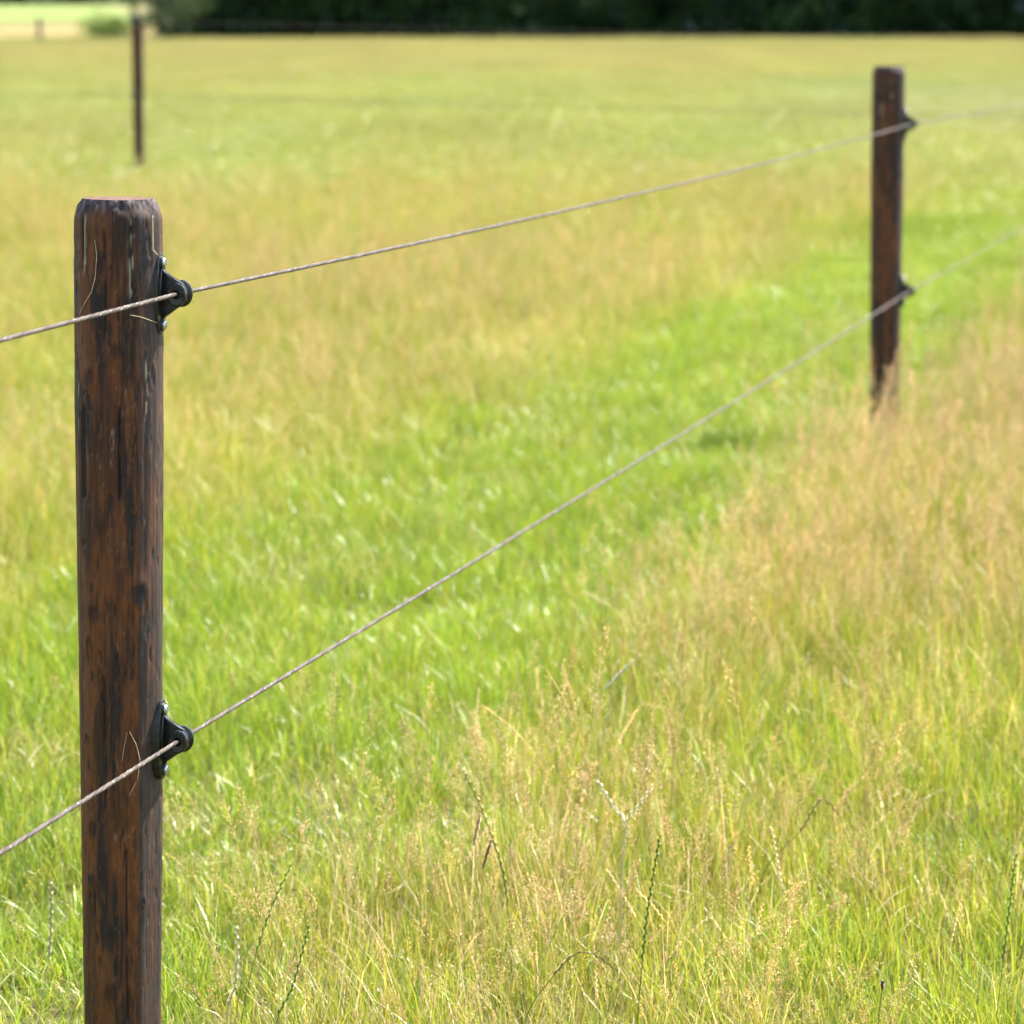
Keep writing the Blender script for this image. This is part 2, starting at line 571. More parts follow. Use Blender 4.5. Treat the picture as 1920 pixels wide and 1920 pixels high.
    for (t0, z0, z1, w, amt) in slivers:                  # pale bast left from peeling
        wob = 0.10 * (fbm(Z * 30, 2.5, seed, seed + 97, 3) - 0.5)
        dt = (T - t0 - wob) * 0.055
        m = sstep(w, w * 0.4, np.abs(dt)) * sstep(z0, z0 + 0.02, Z) * sstep(z1, z1 - 0.015, Z)
        m = m * sstep(0.46, 0.60, fbm(ux * 34, uy * 34, Z * 48, seed + 98, 3))
        Rr = Rr + 0.0012 * m
        C = mix(C, C_PALE, (m * amt)[..., None])
    rim = sstep(0.25, 0.8, cz)[..., None]
    rc = mix(np.array((0.030, 0.022, 0.022)), np.array((0.15, 0.11, 0.10)), sstep(0.5, 0.75, fbm(ux * 20, uy * 20, Z * 130, seed + 99, 2))[..., None])
    C = mix(C, rc, rim * 0.85)
    V = np.stack([ux * Rr, uy * Rr, Z], -1).reshape(-1, 3)
    nz = len(zs)
    i = np.arange(nz - 1)[:, None] * NT
    k = np.arange(NT)[None, :]
    k2 = (k + 1) % NT
    F = np.stack([i + k, i + k2, i + NT + k2, i + NT + k], -1).reshape(-1, 4)
    me = mesh_np(name, V, F, C.reshape(-1, 3), mat=M_WOOD)
    return me, Rr[-1], th

def cut_top_mesh(rim, th, H, seed):
    """sawn end: shallow rough disc with growth rings"""
    nr = 9
    V, F, C = [], [], []
    for q in range(nr):
        f = 1 - q / nr
        for r_, t in zip(rim, th):
            rr = r_ * f
            x, y = math.sin(t) * rr, -math.cos(t) * rr
            ring = 0.5 + 0.5 * math.sin(rr * 2200 + 2 * math.sin(3 * t))
            nz = float(vnoise(x * 300, y * 300, 0.3, seed))
            z = H + 0.0012 * (1 - f) + (0.0010 * (nz - 0.5) if q else 0)
            V.append((x, y, z))
            c = mix(np.array((0.055, 0.026, 0.015)), np.array((0.16, 0.075, 0.040)), 0.35 * ring + 0.65 * nz)
            C.append(c if q else c * 0.6)
    n = len(th)
    V.append((0, 0, H + 0.0012))
    C.append((0.1, 0.05, 0.025))
    for q in range(nr - 1):
        for k in range(n):
            F.append((q * n + k, q * n + (k + 1) % n, (q + 1) * n + (k + 1) % n, (q + 1) * n + k))
    for k in range(n):
        F.append(((nr - 1) * n + k, (nr - 1) * n + (k + 1) % n, nr * n))
    return mesh_np("cut_top", V, F, C, mat=M_ENDGRAIN)

# --- insulator meshes (local X = out of the post, Y = along the fence, Z = up)
def prism(bm, poly, axis, a, b, bevel=0.0):
    """extrude a 2-D polygon; axis 'x': poly=(y,z), axis 'y': poly=(x,z)"""
    def P(u, v, t):
        return (t, u, v) if axis == 'x' else (u, t, v)
    lo = [bm.verts.new(P(u, v, a)) for u, v in poly]
    hi = [bm.verts.new(P(u, v, b)) for u, v in poly]
    n = len(poly)
    fs = [bm.faces.new(lo), bm.faces.new(hi)]
    for k in range(n):
        fs.append(bm.faces.new((lo[k], lo[(k + 1) % n], hi[(k + 1) % n], hi[k])))
    if bevel:
        es = list({e for f in fs for e in f.edges})
        bmesh.ops.bevel(bm, geom=es, offset=bevel, segments=2, affect='EDGES', profile=0.6)

R0 = 0.0535
def body_mesh():
    bm = bmesh.new()
    pts = []
    for k in range(28):
        t = 2 * math.pi * k / 28
        z = 0.053 * math.sin(t)
        y = (0.0185 * abs(math.cos(t)) ** 0.75) * (1 if math.cos(t) >= 0 else -1)
        pts.append((y, z))
    prism(bm, pts, 'x', R0 - 0.016, R0 + 0.0045, 0.002)
    # raised spine and triangular web carrying the ring
    web = [(R0, 0.034), (R0 + 0.006, 0.030), (R0 + 0.016, 0.021), (RING + 0.003, 0.0145), (RING + 0.010, 0.006),
           (RING + 0.010, -0.009), (RING + 0.002, -0.0155), (R0 + 0.014, -0.024), (R0 + 0.006, -0.032), (R0, -0.035)]
    hole = []
    prism(bm, web, 'y', 0.001, 0.0085, 0.0012)
    # raised lip round the front of the web, and two stiffening ribs
    for path, rad in (([(R0 + 0.004, 0.0, 0.036), (R0 + 0.0055, -0.006, 0.031), (R0 + 0.0065, -0.011, 0.020), (R0 + 0.0065, -0.013, 0.006), (R0 + 0.0060, -0.012, -0.010)], 0.0013),
                      ([(R0 + 0.006, 0.0005, 0.029), (R0 + 0.015, 0.0005, 0.0195), (RING - 0.004, 0.0005, 0.013)], 0.0012),
                      ([(R0 + 0.006, 0.0005, -0.030), (R0 + 0.014, 0.0005, -0.0225), (RING - 0.004, 0.0005, -0.014)], 0.0012)):
        tv, tf = tube(path, [rad] * len(path), 8)
        vs = [bm.verts.new(v) for v in tv]
        for f in tf:
            bm.faces.new([vs[q] for q in f])
    # screw bosses
    for s in (-1, 1):
        c = bmesh.ops.create_cone(bm, cap_ends=True, segments=20, radius1=0.0095, radius2=0.0082, depth=0.004)
        bmesh.ops.rotate(bm, verts=c['verts'], matrix=Matrix.Rotation(R(90), 3, 'Y'))
        bmesh.ops.translate(bm, verts=c['verts'], vec=(R0 + 0.0052, 0, s * 0.040))
    me = bpy.data.meshes.new("insulator")
    bmesh.ops.recalc_face_normals(bm, faces=bm.faces)
    bm.to_mesh(me)
    bm.free()
    me.materials.append(M_PLASTIC)
    return me

def ring_mesh():
    """short flanged barrel the rope runs through, with grip ribs on its lip"""
    prof = [(0.0050, -0.013), (0.0112, -0.0135), (0.0128, -0.0122), (0.0128, -0.0095), (0.0108, -0.0085), (0.0108, 0.006),
            (0.0135, 0.008), (0.0148, 0.0095), (0.0148, 0.0125), (0.0120, 0.0138), (0.0050, 0.0130)]
    n = 36
    bm = bmesh.new()
    rings = []
    for r_, y in prof:
        rings.append([bm.verts.new((RING + r_ * math.cos(2 * math.pi * k / n), y, 1.18 * r_ * math.sin(2 * math.pi * k / n))) for k in range(n)])
    m = len(rings)
    for i in range(m):
        a, b = rings[i], rings[(i + 1) % m]
        for k in range(n):
            bm.faces.new((a[k], a[(k + 1) % n], b[(k + 1) % n], b[k]))
    for k in range(6):                      # ribs
        t = R(20 + 26 * k)
        p = Vector((RING + 0.0085 * math.cos(t), -0.0138, 0.0100 * math.sin(t)))
        c = bmesh.ops.create_cube(bm, size=1.0)
        bmesh.ops.scale(bm, verts=c['verts'], vec=(0.0050, 0.0030, 0.0016))
        bmesh.ops.rotate(bm, verts=c['verts'], matrix=Matrix.Rotation(-t, 3, 'Y'))
        bmesh.ops.translate(bm, verts=c['verts'], vec=p)
    me = bpy.data.meshes.new("ring")
    bmesh.ops.recalc_face_normals(bm, faces=bm.faces)
    bm.to_mesh(me)
    bm.free()
    me.materials.append(M_PLASTIC)
    return me

def screw_mesh():
    bm = bmesh.new()
    prof = [(0.0058, 0), (0.0062, 0.0012), (0.0055, 0.0026), (0.0035, 0.0036), (0.0, 0.0039)]
    n = 18
    rings = [[bm.verts.new((h, r_ * math.cos(2 * math.pi * k / n), r_ * math.sin(2 * math.pi * k / n))) for k in range(n)] for r_, h in prof[:-1]]
    for a, b in zip(rings, rings[1:]):
        for k in range(n):
            bm.faces.new((a[k], a[(k + 1) % n], b[(k + 1) % n], b[k]))
    top = bm.verts.new((prof[-1][1], 0, 0))
    for k in range(n):
        bm.faces.new((rings[-1][k], rings[-1][(k + 1) % n], top))
    for ang in (0.4, 0.4 + math.pi / 2):   # raised edges of the cross slot
        for s in (-1, 1):
            c = bmesh.ops.create_cube(bm, size=1.0)
            bmesh.ops.scale(bm, verts=c['verts'], vec=(0.0012, 0.0075, 0.0009))
            bmesh.ops.translate(bm, verts=c['verts'], vec=(0.0037, 0, s * 0.0012))
            bmesh.ops.rotate(bm, verts=c['verts'], matrix=Matrix.Rotation(ang, 3, 'X'))
    me = bpy.data.meshes.new("screw")
    bmesh.ops.recalc_face_normals(bm, faces=bm.faces)
    bm.to_mesh(me)
    bm.free()
    me.materials.append(M_ZINC)
    return me

ME_BODY, ME_RING, ME_SCREW = body_mesh(), ring_mesh(), screw_mesh()

def add_insulator(post, z, n, d):
    ins = obj("insulator", ME_BODY, post)
    ins.matrix_basis = Matrix(((n.x, d.x, 0, 0), (n.y, d.y, 0, 0), (0, 0, 1, z), (0, 0, 0, 1)))
    obj("ring", ME_RING, ins)
    for s in (-1, 1):
        q = obj("screw", ME_SCREW, ins, (R0 + 0.0066, 0, s * 0.040))
        q.rotation_euler = (s * 0.8, 0, 0)
    return ins

def make_post(loc, H, prof, NT, NZ, seed, heights, n, d, label, mat=None, **kw):
    root = empty("fence_post", loc)
    me, rim, th = timber_mesh("timber", H, prof, NT, NZ, seed, **kw)
    obj("timber", me, root)
    if mat:
        me.materials[0] = mat
    obj("cut_top", cut_top_mesh(rim, th, H, seed), root)
    for z in heights:
        add_insulator(root, z, n, d)
    tag(root, label, "fence post", "wooden posts of the wire fence")
    return root

def vz(v):                      # photo row -> height on the near post
    return 1.2028 - (v - 372) * (1.0896 / 1548)
def ut(u):                      # photo column -> angle on the near post
    return math.asin(max(-0.97, min(0.97, (u - 224) / 81.0))) - 0.105

P1_LEAN = 0.0090                # the near post leans a touch to the right
near = make_post(P1 - Vector((0.0108, 0, 0)), 1.203, ([0.0, 0.12, 0.45, 0.60, 0.70, 0.93, 1.15, 1.2], [0.049, 0.0500, 0.0535, 0.0545, 0.0555, 0.0568, 0.0562, 0.0555]), 176, 430, 11,
    (1.082, 0.4995), FN, FD, "large dark brown wooden post in focus with two black insulators",
    knots=[(ut(190), vz(1127), 0.015, 1), (ut(178), vz(1532), 0.011, 1), (ut(176), vz(1628), 0.009, 0), (ut(215), vz(1842), 0.013, 1), (ut(206), vz(488), 0.012, 1),
           (ut(236), vz(645), 0.012, 1), (ut(272), vz(1090), 0.017, 0), (ut(178), vz(1180), 0.008, 1), (ut(186), vz(690), 0.010, 1), (ut(170), vz(1362), 0.008, 0), (ut(281), vz(1672), 0.008, 0)],
    grooves=[(ut(169), vz(1010), vz(640), 0.0065, 0.0042, True), (ut(170), vz(520), vz(395), 0.004, 0.0028, True), (ut(183), vz(1702), vz(1646), 0.0016, 0.004, False),
             (ut(187), vz(1760), vz(1722), 0.0016, 0.003, False), (ut(190), vz(1800), vz(1770), 0.0014, 0.003, False), (ut(262), vz(560), vz(380), 0.002, 0.002, True), (ut(178), vz(1470), vz(1380), 0.002, 0.002, True), (ut(240), vz(1000), vz(640), 0.0017, 0.005, True), (ut(206), vz(1500), vz(1240), 0.0016, 0.004, True), (ut(250), vz(1900), vz(1560), 0.0016, 0.004, True), (ut(214), vz(620), vz(420), 0.0015, 0.004, True)],
    slivers=[(ut(174), vz(520), vz(392), 0.0045, 0.75), (ut(263), vz(560), vz(395), 0.0045, 0.7), (ut(285), vz(800), vz(655), 0.0028, 0.8), (ut(227), vz(860), vz(775), 0.0025, 0.55),
             (ut(158), vz(810), vz(690), 0.0022, 0.6), (ut(281), vz(980), vz(930), 0.002, 0.5), (ut(160), vz(560), vz(420), 0.002, 0.4), (ut(284), vz(1700), vz(1640), 0.003, 0.35)],
    facet=(R(58), 0.925, 0.52))

near.rotation_euler = (0, P1_LEAN, 0)
# loose fibres and splinters caught on the near post
def fibre(parent, pts, rad):
    path = []
    for u, v in pts:
        t = ut(u)
        z = vz(v)
        path.append((math.sin(t) * 0.0585, -math.cos(t) * 0.0585, z))
    fine = []
    for i in range(len(path) - 1):
        for k in range(5):
            f = k / 5
            q = Vector(path[i]).lerp(Vector(path[i + 1]), f)
            h = Vector((q.x, q.y, 0)).normalized() * 0.0582
            fine.append((h.x, h.y, q.z))
    fine.append(path[-1])
    V, F = tube(fine, [rad * (0.6 + 0.4 * math.sin(math.pi * i / (len(fine) - 1))) for i in range(len(fine))], 5)
    obj("fibre", mesh_np("fibre", V, F, mat=M_FIBRE), parent)

timber_near = [c for c in near.children if c.name.startswith("timber")][0]
for pts, rad in (([(197, 443), (201, 470), (198, 510), (190, 538), (172, 565), (164, 580)], 0.0006), ([(258, 578), (275, 582), (291, 590), (300, 596)], 0.0005),
                 ([(294, 400), (294, 430), (294, 462), (300, 472)], 0.0011), ([(255, 1345), (266, 1370), (272, 1400), (268, 1435), (254, 1465)], 0.0005),
                 ([(242, 1400), (246, 1370), (251, 1345)], 0.0004)):
    fibre(timber_near, pts, rad)

make_post(P2, 1.239, ([0.0, 0.3, 0.9, 1.24], [0.047, 0.050, 0.0545, 0.0545]), 72, 160, 42, (1.050, 0.497), FN, FD,
    "dark brown wooden post standing in tan seeding grass on the right",
    knots=[(-0.1, 0.78, 0.012, 1), (0.3, 0.62, 0.011, 0)], slivers=[(-0.5, 1.0, 1.2, 0.003, 0.6), (0.1, 1.1, 1.21, 0.003, 0.6)])
make_post(Q1, 1.33, ([0.0, 0.3, 0.9, 1.33], [0.041, 0.043, 0.047, 0.048]), 40, 80, 71, (1.277, 0.666), QN, QD,
    "thin blurred dark post in the far cross fence at upper left")
make_post(P3, 1.22, ([0.0, 0.3, 0.9, 1.3], [0.047, 0.050, 0.054, 0.0545]), 40, 80, 93, (1.0, 0.467), FN, FD,
    "wooden post beyond the right edge, between the right post and the fence corner")
make_post(P4, 1.30, ([0.0, 0.3, 0.9, 1.3], [0.055, 0.058, 0.060, 0.060]), 40, 80, 105, (1.16, 0.585), QN, QD,
    "corner post beyond the right edge where both wire fences meet")
make_post(Vector((-15.86, 126.3, 0)), 0.86, ([0.0, 0.3, 0.9, 1.3], [0.078, 0.08, 0.08, 0.08]), 24, 30, 117, (), FN, FD, mat=M_GREYWOOD, label=
    "short grey far post at the straw field edge, top left corner")

# ------------------------------------------------------------------ ropes
def rope_path(knots, sag, steps):
    """polyline through the rings with a small sag; steps(y) gives the segment length"""
    pts = []
    for i in range(len(knots) - 1):
        a, b = knots[i], knots[i + 1]
        L = (b - a).length
        t = 0.0
        while t < 1:
            p = a.lerp(b, t)
            p = p - Vector((0, 0, 4 * sag[i] * t * (1 - t)))
            pts.append(p)
            t += steps(p) / L
    pts.append(knots[-1])
    return pts

def rope_mesh(pts, rad, lay=0.026, n=12):
    P = np.array([tuple(p) for p in pts])
    d = np.gradient(P, axis=0)
    seg = np.linalg.norm(np.diff(P, axis=0), axis=1)
    s = np.concatenate([[0], np.cumsum(seg)])
    d /= np.linalg.norm(d, axis=1)[:, None]
    up = np.array([0, 0, 1.0])
    a = np.cross(d, up)
    a /= np.linalg.norm(a, axis=1)[:, None]
    b = np.cross(a, d)
    th = np.arange(n) * 2 * np.pi / n
    step = np.concatenate([seg, seg[-1:]])
    amp = np.where(step < 0.009, 1.0, 0.0)[:, None]
    ph = th[None, :] * 3 - 2 * np.pi * (s[:, None] / lay)
    rr = rad * (1 + amp * (0.14 * np.abs(np.cos(ph / 2)) - 0.07) + amp * 0.05 * (vnoise(s[:, None] * 90, th[None, :] * 2, 0.5, 3) - 0.5))
    V = P[:, None, :] + rr[..., None] * (a[:, None, :] * np.cos(th)[None, :, None] + b[:, None, :] * np.sin(th)[None, :, None])
    strand = np.floor(((ph / (2 * np.pi)) % 3)).astype(int) % 3
    pal = np.array([(0.104, 0.078, 0.060), (0.070, 0.052, 0.040), (0.122, 0.097, 0.078)])
    C = pal[strand]
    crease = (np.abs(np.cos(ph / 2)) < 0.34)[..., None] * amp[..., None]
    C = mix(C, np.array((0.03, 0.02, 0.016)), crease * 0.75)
    C = np.where((_hash(np.arange(len(P))[:, None] // 2, np.arange(n)[None, :], 0, 9) > 0.975)[..., None], 0.34, C)     # frayed pale filaments
    C = mix(pal.mean(0) * 0.85, C, np.broadcast_to(amp[..., None], C.shape))
    m = len(P)
    i = np.arange(m - 1)[:, None] * n
    k = np.arange(n)[None, :]
    k2 = (k + 1) % n
    F = np.stack([i + k, i + k2, i + n + k2, i + n + k], -1).reshape(-1, 4)
    return mesh_np("rope", V.reshape(-1, 3), F, C.reshape(-1, 3), mat=M_ROPE)

def stepA(p):
    return 0.0024 if 3.6 < p.y < 8 else (0.006 if 8 <= p.y < 13 else 0.12)
P0 = P1 - (P2 - P1)
def ringpt(P, z, n=FN):
    lean = -0.0108 + P1_LEAN * z if P is P1 else 0.0
    return Vector((P.x + lean, P.y, 0)) + n * RING + Vector((0, 0, z))
ropes = [
    ("fence_rope", [(P0, 1.085), (P1, 1.082), (P2, 1.050), (P3, 1.0), (P4, 1.02)], FN, (0.012, 0.014, 0.012, 0.01), stepA, 0.0027, "upper beige twisted rope through the focused post's top insulator"),
    ("fence_rope", [(P0, 0.500), (P1, 0.4995), (P2, 0.497), (P3, 0.467), (P4, 0.47)], FN, (0.008, 0.006, 0.01, 0.01), stepA, 0.0027, "lower beige twisted rope slanting across the green grass"),
    ("fence_rope", [(P4, 1.16), (Q1, 1.277), (Q2, 1.26)], QN, (0.015, 0.015), lambda p: 0.12, 0.0031, "upper blurred rope of the far cross fence, against the dark trees"),
    ("fence_rope", [(P4, 0.585), (Q1, 0.666), (Q2, 0.65)], QN, (0.01, 0.01), lambda p: 0.12, 0.0031, "lower blurred rope of the far cross fence, over the meadow"),
]
for name, ks, n, sag, st, rad, label in ropes:
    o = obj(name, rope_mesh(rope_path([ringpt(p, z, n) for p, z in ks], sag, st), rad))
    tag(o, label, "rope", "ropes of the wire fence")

# ------------------------------------------------------------------ grass
class Soup:
    def __init__(s):
        s.v, s.f, s.c = [], [], []
    def add(s, V, F, C):
        o = len(s.v)
        s.v += [tuple(x) for x in V]
        s.f += [tuple(q + o for q in f) for f in F]
        s.c += [tuple(c) for c in C]
    def mesh(s, name, mat):
        return mesh_np(name, s.v, s.f, np.array(s.c), smooth=True, mat=mat)

def curve_pts(base, h, lean, ang, droop, n):
    """points of an arching blade or stalk"""
    ca, sa = math.cos(ang), math.sin(ang)
    P = []
    for k in range(n + 1):
        t = k / n
        o = lean * t + droop * t * t * t
        z = h * (t - 0.35 * abs(droop) / max(h, 1e-3) * t ** 3 * 0.6)
        P.append(np.array((base[0] + ca * o, base[1] + sa * o, base[2] + z)))
    return P

def blade(S, r, base, h, w, col_lo, col_hi, lean=None, droop=None, n=4, ang=None):
    ang = r.random() * 6.283 if ang is None else ang
    lean = h * (0.05 + 0.35 * r.random()) if lean is None else lean
    droop = h * (0.0 + 0.5 * r.random() ** 2) if droop is None else droop
    P = curve_pts(base, h, lean, ang, droop, n)
    fa = ang + 1.57 + r.normal() * 0.6
    side = np.array((math.cos(fa), math.sin(fa), 0))
    V, F, C = [], [], []
    for k, p in enumerate(P[:-1]):
        t = k / n
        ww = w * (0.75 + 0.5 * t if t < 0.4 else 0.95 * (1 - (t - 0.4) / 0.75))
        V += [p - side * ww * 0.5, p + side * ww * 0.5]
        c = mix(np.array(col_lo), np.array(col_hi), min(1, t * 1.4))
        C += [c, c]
    V.append(P[-1])
    C.append(np.array(col_hi))
    for k in range(n - 1):
        F.append((2 * k, 2 * k + 1, 2 * k + 3, 2 * k + 2))
    F.append((2 * n - 2, 2 * n - 1, 2 * n))
    S.add(V, F, C)

def stem(S, P, r0, r1, c0, c1, sides=3):
    rad = [r0 + (r1 - r0) * i / (len(P) - 1) for i in range(len(P))]
    V, F = tube([tuple(p) for p in P], rad, sides, cap=False)
    C = []
    for i in range(len(P)):
        C += [mix(np.array(c0), np.array(c1), i / (len(P) - 1))] * sides
    S.add(V, F, C)

def spikelet(S, r, p, d, L, w, c):
    """small pointed husk: four-sided spindle"""
    d = np.array(d) / (np.linalg.norm(d) + 1e-9)
    a = np.cross(d, (0.3, 0.5, 0.81))
    a /= np.linalg.norm(a) + 1e-9
    b = np.cross(d, a)
    m = p + d * L * 0.42
    V = [p, m + a * w, m - a * w * 0.5 + b * w * 0.87, m - a * w * 0.5 - b * w * 0.87, p + d * L]
    F = [(0, 2, 1), (0, 3, 2), (0, 1, 3), (4, 1, 2), (4, 2, 3), (4, 3, 1)]
    cc = np.array(c) * (0.75 + 0.5 * r.random())
    S.add(V, F, [cc * 0.9] + [cc] * 3 + [cc * 1.1])

# leaf pigments (sheath end darkened with some baked ground shade, tip end)
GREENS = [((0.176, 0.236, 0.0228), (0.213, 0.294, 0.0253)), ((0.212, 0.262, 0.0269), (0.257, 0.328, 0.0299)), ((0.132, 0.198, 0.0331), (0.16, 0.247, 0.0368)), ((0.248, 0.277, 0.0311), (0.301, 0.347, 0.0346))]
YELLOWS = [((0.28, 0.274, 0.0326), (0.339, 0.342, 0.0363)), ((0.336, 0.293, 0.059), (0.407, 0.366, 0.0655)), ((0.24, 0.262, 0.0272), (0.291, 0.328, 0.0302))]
STRAWS = [((0.464, 0.365, 0.153), (0.563, 0.456, 0.17)), ((0.496, 0.38, 0.207), (0.601, 0.475, 0.23)), ((0.512, 0.426, 0.27), (0.621, 0.532, 0.3))]
HUSKS = [(0.58, 0.470, 0.225), (0.64, 0.530, 0.275), (0.54, 0.410, 0.20), (0.70, 0.62, 0.37)]
BLEACHED = ((0.44, 0.41, 0.24), (0.60, 0.56, 0.38))

def pick(r, pal):
    return pal[r.integers(len(pal))]

def disc(r, rad):
    a, q = r.random() * 6.283, rad * math.sqrt(r.random())
    return np.array((math.cos(a) * q, math.sin(a) * q, 0.0))

def panicle(S, r, P, L, spread, husk, fine=True, per=3, levels=8):
    """open seed head: fine branches around the upper stem with small husks"""
    tip = P[-1]
    d = P[-1] - P[-2]
    d = d / np.linalg.norm(d)
    for k in range(levels):
        f = k / levels
        p = tip - d * L * (1 - f)
        for b in range(2 if fine else 1):
            ang = k * 2.3 + b * 3.1 + r.random()
            bl = spread * (1.05 - 0.8 * f) * (0.6 + 0.6 * r.random())
            bd = np.array((math.cos(ang), math.sin(ang), 0)) * 0.65 + d * 0.75 + np.array((0, 0, -0.1))
            e = p + bd * bl
            c = np.array(pick(r, husk))
            if fine:
                stem(S, [p, (p + e) / 2 + np.array((0, 0, bl * 0.06)), e], 0.00028, 0.0002, c * 0.8, c * 0.8, 3)
            for q in range(per):
                t = 0.35 + 0.65 * (q + r.random()) / per
                spikelet(S, r, p * (1 - t) + e * t + r.normal(size=3) * 0.0018, bd + r.normal(size=3) * 0.5, (0.0042 if fine else 0.007) * (0.8 + 0.5 * r.random()), 0.0007 if fine else 0.0016, c)
    for q in range(5):
        spikelet(S, r, tip - d * 0.004 * q, d + r.normal(size=3) * 0.4, 0.0045, 0.0008, pick(r, husk))

def rye_spike(S, r, P, L, c, size=0.011):
    """flat zig-zag spike of alternating husks along the upper stalk"""
    P = [np.array(p) for p in P]
    seg = [np.linalg.norm(P[i + 1] - P[i]) for i in range(len(P) - 1)]
    tot = sum(seg)
    n = max(6, int(L / (size * 0.60)))
    side = np.array((1.0, 0.25, 0.0))
    for k in range(n):
        s = tot - L * (1 - k / n)
        i = 0
        while i < len(seg) - 1 and s > seg[i]:
            s -= seg[i]
            i += 1
        p = P[i] + (P[i + 1] - P[i]) * min(1, s / seg[i])
        d = (P[i + 1] - P[i]) / seg[i]
        sg = 1 if k % 2 else -1
        spikelet(S, r, p, d + side * sg * 0.22, size * (1.15 - 0.35 * k / n), size * 0.11, c)
        spikelet(S, r, p + side * sg * 0.0006, d + side * sg * 0.36, size * 0.8, size * 0.08, np.array(c) * 1.15)

def brush_spike(S, r, P, L, c, size=0.0045, pitch=0.0016):
    """dense cylindrical head"""
    tip, d = P[-1], P[-1] - P[-2]
    d = d / np.linalg.norm(d)
    n = int(L / pitch)
    for k in range(n):
        f = k / n
        p = tip - d * L * (1 - f)
        for q in range(3):
            a = k * 2.4 + q * 2.1
            o = np.array((math.cos(a), math.sin(a), 0.1))
            spikelet(S, r, p, d * 1.0 + o * 0.55, size * (0.7 + 0.5 * math.sin(math.pi * min(1, f * 0.9 + 0.1))), size * 0.17, c)

SRC = bpy.data.collections.new("grass_sources")
names = []
IDX = {}
CELL, FCELL = 0.28, 0.80

def clump_G(S, r, o, k=1.0):                      # short green turf
    for _ in range(30):
        lo, hi = pick(r, GREENS)
        if r.random() < 0.22:
            lo, hi = pick(r, YELLOWS)
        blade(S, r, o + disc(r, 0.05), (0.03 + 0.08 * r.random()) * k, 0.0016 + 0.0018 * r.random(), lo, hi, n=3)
    for _ in range(3):
        blade(S, r, o + disc(r, 0.05), 0.03 + 0.05 * r.random(), 0.0018, *pick(r, STRAWS), droop=0.04, n=3)

def clump_Y(S, r, o, k=1.0):                      # mixed meadow tuft, a few seeding stems
    for _ in range(30):
        lo, hi = pick(r, YELLOWS) if r.random() < 0.5 else pick(r, GREENS)
        if r.random() < 0.22:
            lo, hi = pick(r, STRAWS)
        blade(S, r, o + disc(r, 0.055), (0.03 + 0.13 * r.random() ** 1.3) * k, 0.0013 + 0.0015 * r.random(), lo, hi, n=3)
    for _ in range(2):
        P = curve_pts(o + disc(r, 0.05), (0.12 + 0.10 * r.random()) * k, 0.05 * r.random(), r.random() * 6.28, 0.04 * r.random(), 4)
        c = pick(r, STRAWS)[1] if r.random() < 0.65 else pick(r, YELLOWS)[1]
        stem(S, P, 0.0005, 0.0003, pick(r, YELLOWS)[1], c)
        u = r.random()
        if u < 0.3:
            brush_spike(S, r, P, 0.018, c, 0.004, 0.003)
        elif u < 0.5:
            rye_spike(S, r, P, 0.05, c, 0.007)
        elif u < 0.75:
            panicle(S, r, P, 0.04, 0.012, [pick(r, STRAWS)[1]], levels=6)

def clump_T(S, r, o, k=1.0):                      # tan seed heads massed above greener leaves
    for _ in range(24):
        lo, hi = pick(r, YELLOWS) if r.random() < 0.5 else pick(r, GREENS)
        if r.random() < 0.2:
            lo, hi = pick(r, STRAWS)
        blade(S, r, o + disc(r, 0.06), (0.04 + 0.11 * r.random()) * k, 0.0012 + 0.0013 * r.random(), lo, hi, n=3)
    for _ in range(4):
        P = curve_pts(o + disc(r, 0.05), (0.15 + 0.16 * r.random()) * k, 0.07 * r.random(), r.random() * 6.28, 0.05 * r.random(), 4)
        stem(S, P, 0.0006, 0.0003, pick(r, YELLOWS)[1], pick(r, HUSKS))
        panicle(S, r, P, 0.045 + 0.045 * r.random(), 0.016 + 0.014 * r.random(), HUSKS)

def clump_L(S, r, o, k=1.0):                      # rye-grass stalks, green or straw
    for q in range(2):
        g = r.random() < 0.4
        c = np.array((0.30, 0.38, 0.07)) if g else np.array(pick(r, STRAWS)[1])
        P = curve_pts(o + disc(r, 0.05), (0.16 + 0.13 * r.random()) * k, 0.12 * r.random(), r.random() * 6.28, 0.07 * r.random() + (0.08 if r.random() < 0.25 else 0), 7)
        stem(S, P, 0.0007, 0.0004, pick(r, GREENS)[1] if g else pick(r, YELLOWS)[1], c)
        rye_spike(S, r, P, 0.06 + 0.05 * r.random(), c, 0.008)
    for _ in range(12):
        blade(S, r, o + disc(r, 0.05), 0.05 + 0.09 * r.random(), 0.0022, *pick(r, GREENS), n=3)

def clump_D(S, r, o, k=1.0):                      # bleached dead leaves, matted and bent over
    for _ in range(4):
        b = o + disc(r, 0.05) + np.array((0, 0, 0.02 + 0.06 * r.random()))
        blade(S, r, b, 0.01 + 0.03 * r.random(), 0.0016 + 0.0018 * r.random(), *BLEACHED, lean=0.06 * r.random(), droop=0.03 * r.random(), n=3)
    for _ in range(10):
        blade(S, r, o + disc(r, 0.05), 0.03 + 0.07 * r.random(), 0.002, *pick(r, YELLOWS), n=3)

def clump_W(S, r, o, k=1.0):                      # low broad-leaved weed among the grass
    a0 = r.random() * 6.28
    for q in range(9):
        lo = np.array((0.055, 0.110, 0.014)) * (0.8 + 0.5 * r.random())
        blade(S, r, o + disc(r, 0.02), 0.05 + 0.05 * r.random(), 0.006 + 0.006 * r.random(), lo, lo * 1.6, lean=0.05 + 0.03 * r.random(), droop=0.03 * r.random(), n=5, ang=a0 + q * 2.4)
    clump_G(S, r, o, k)

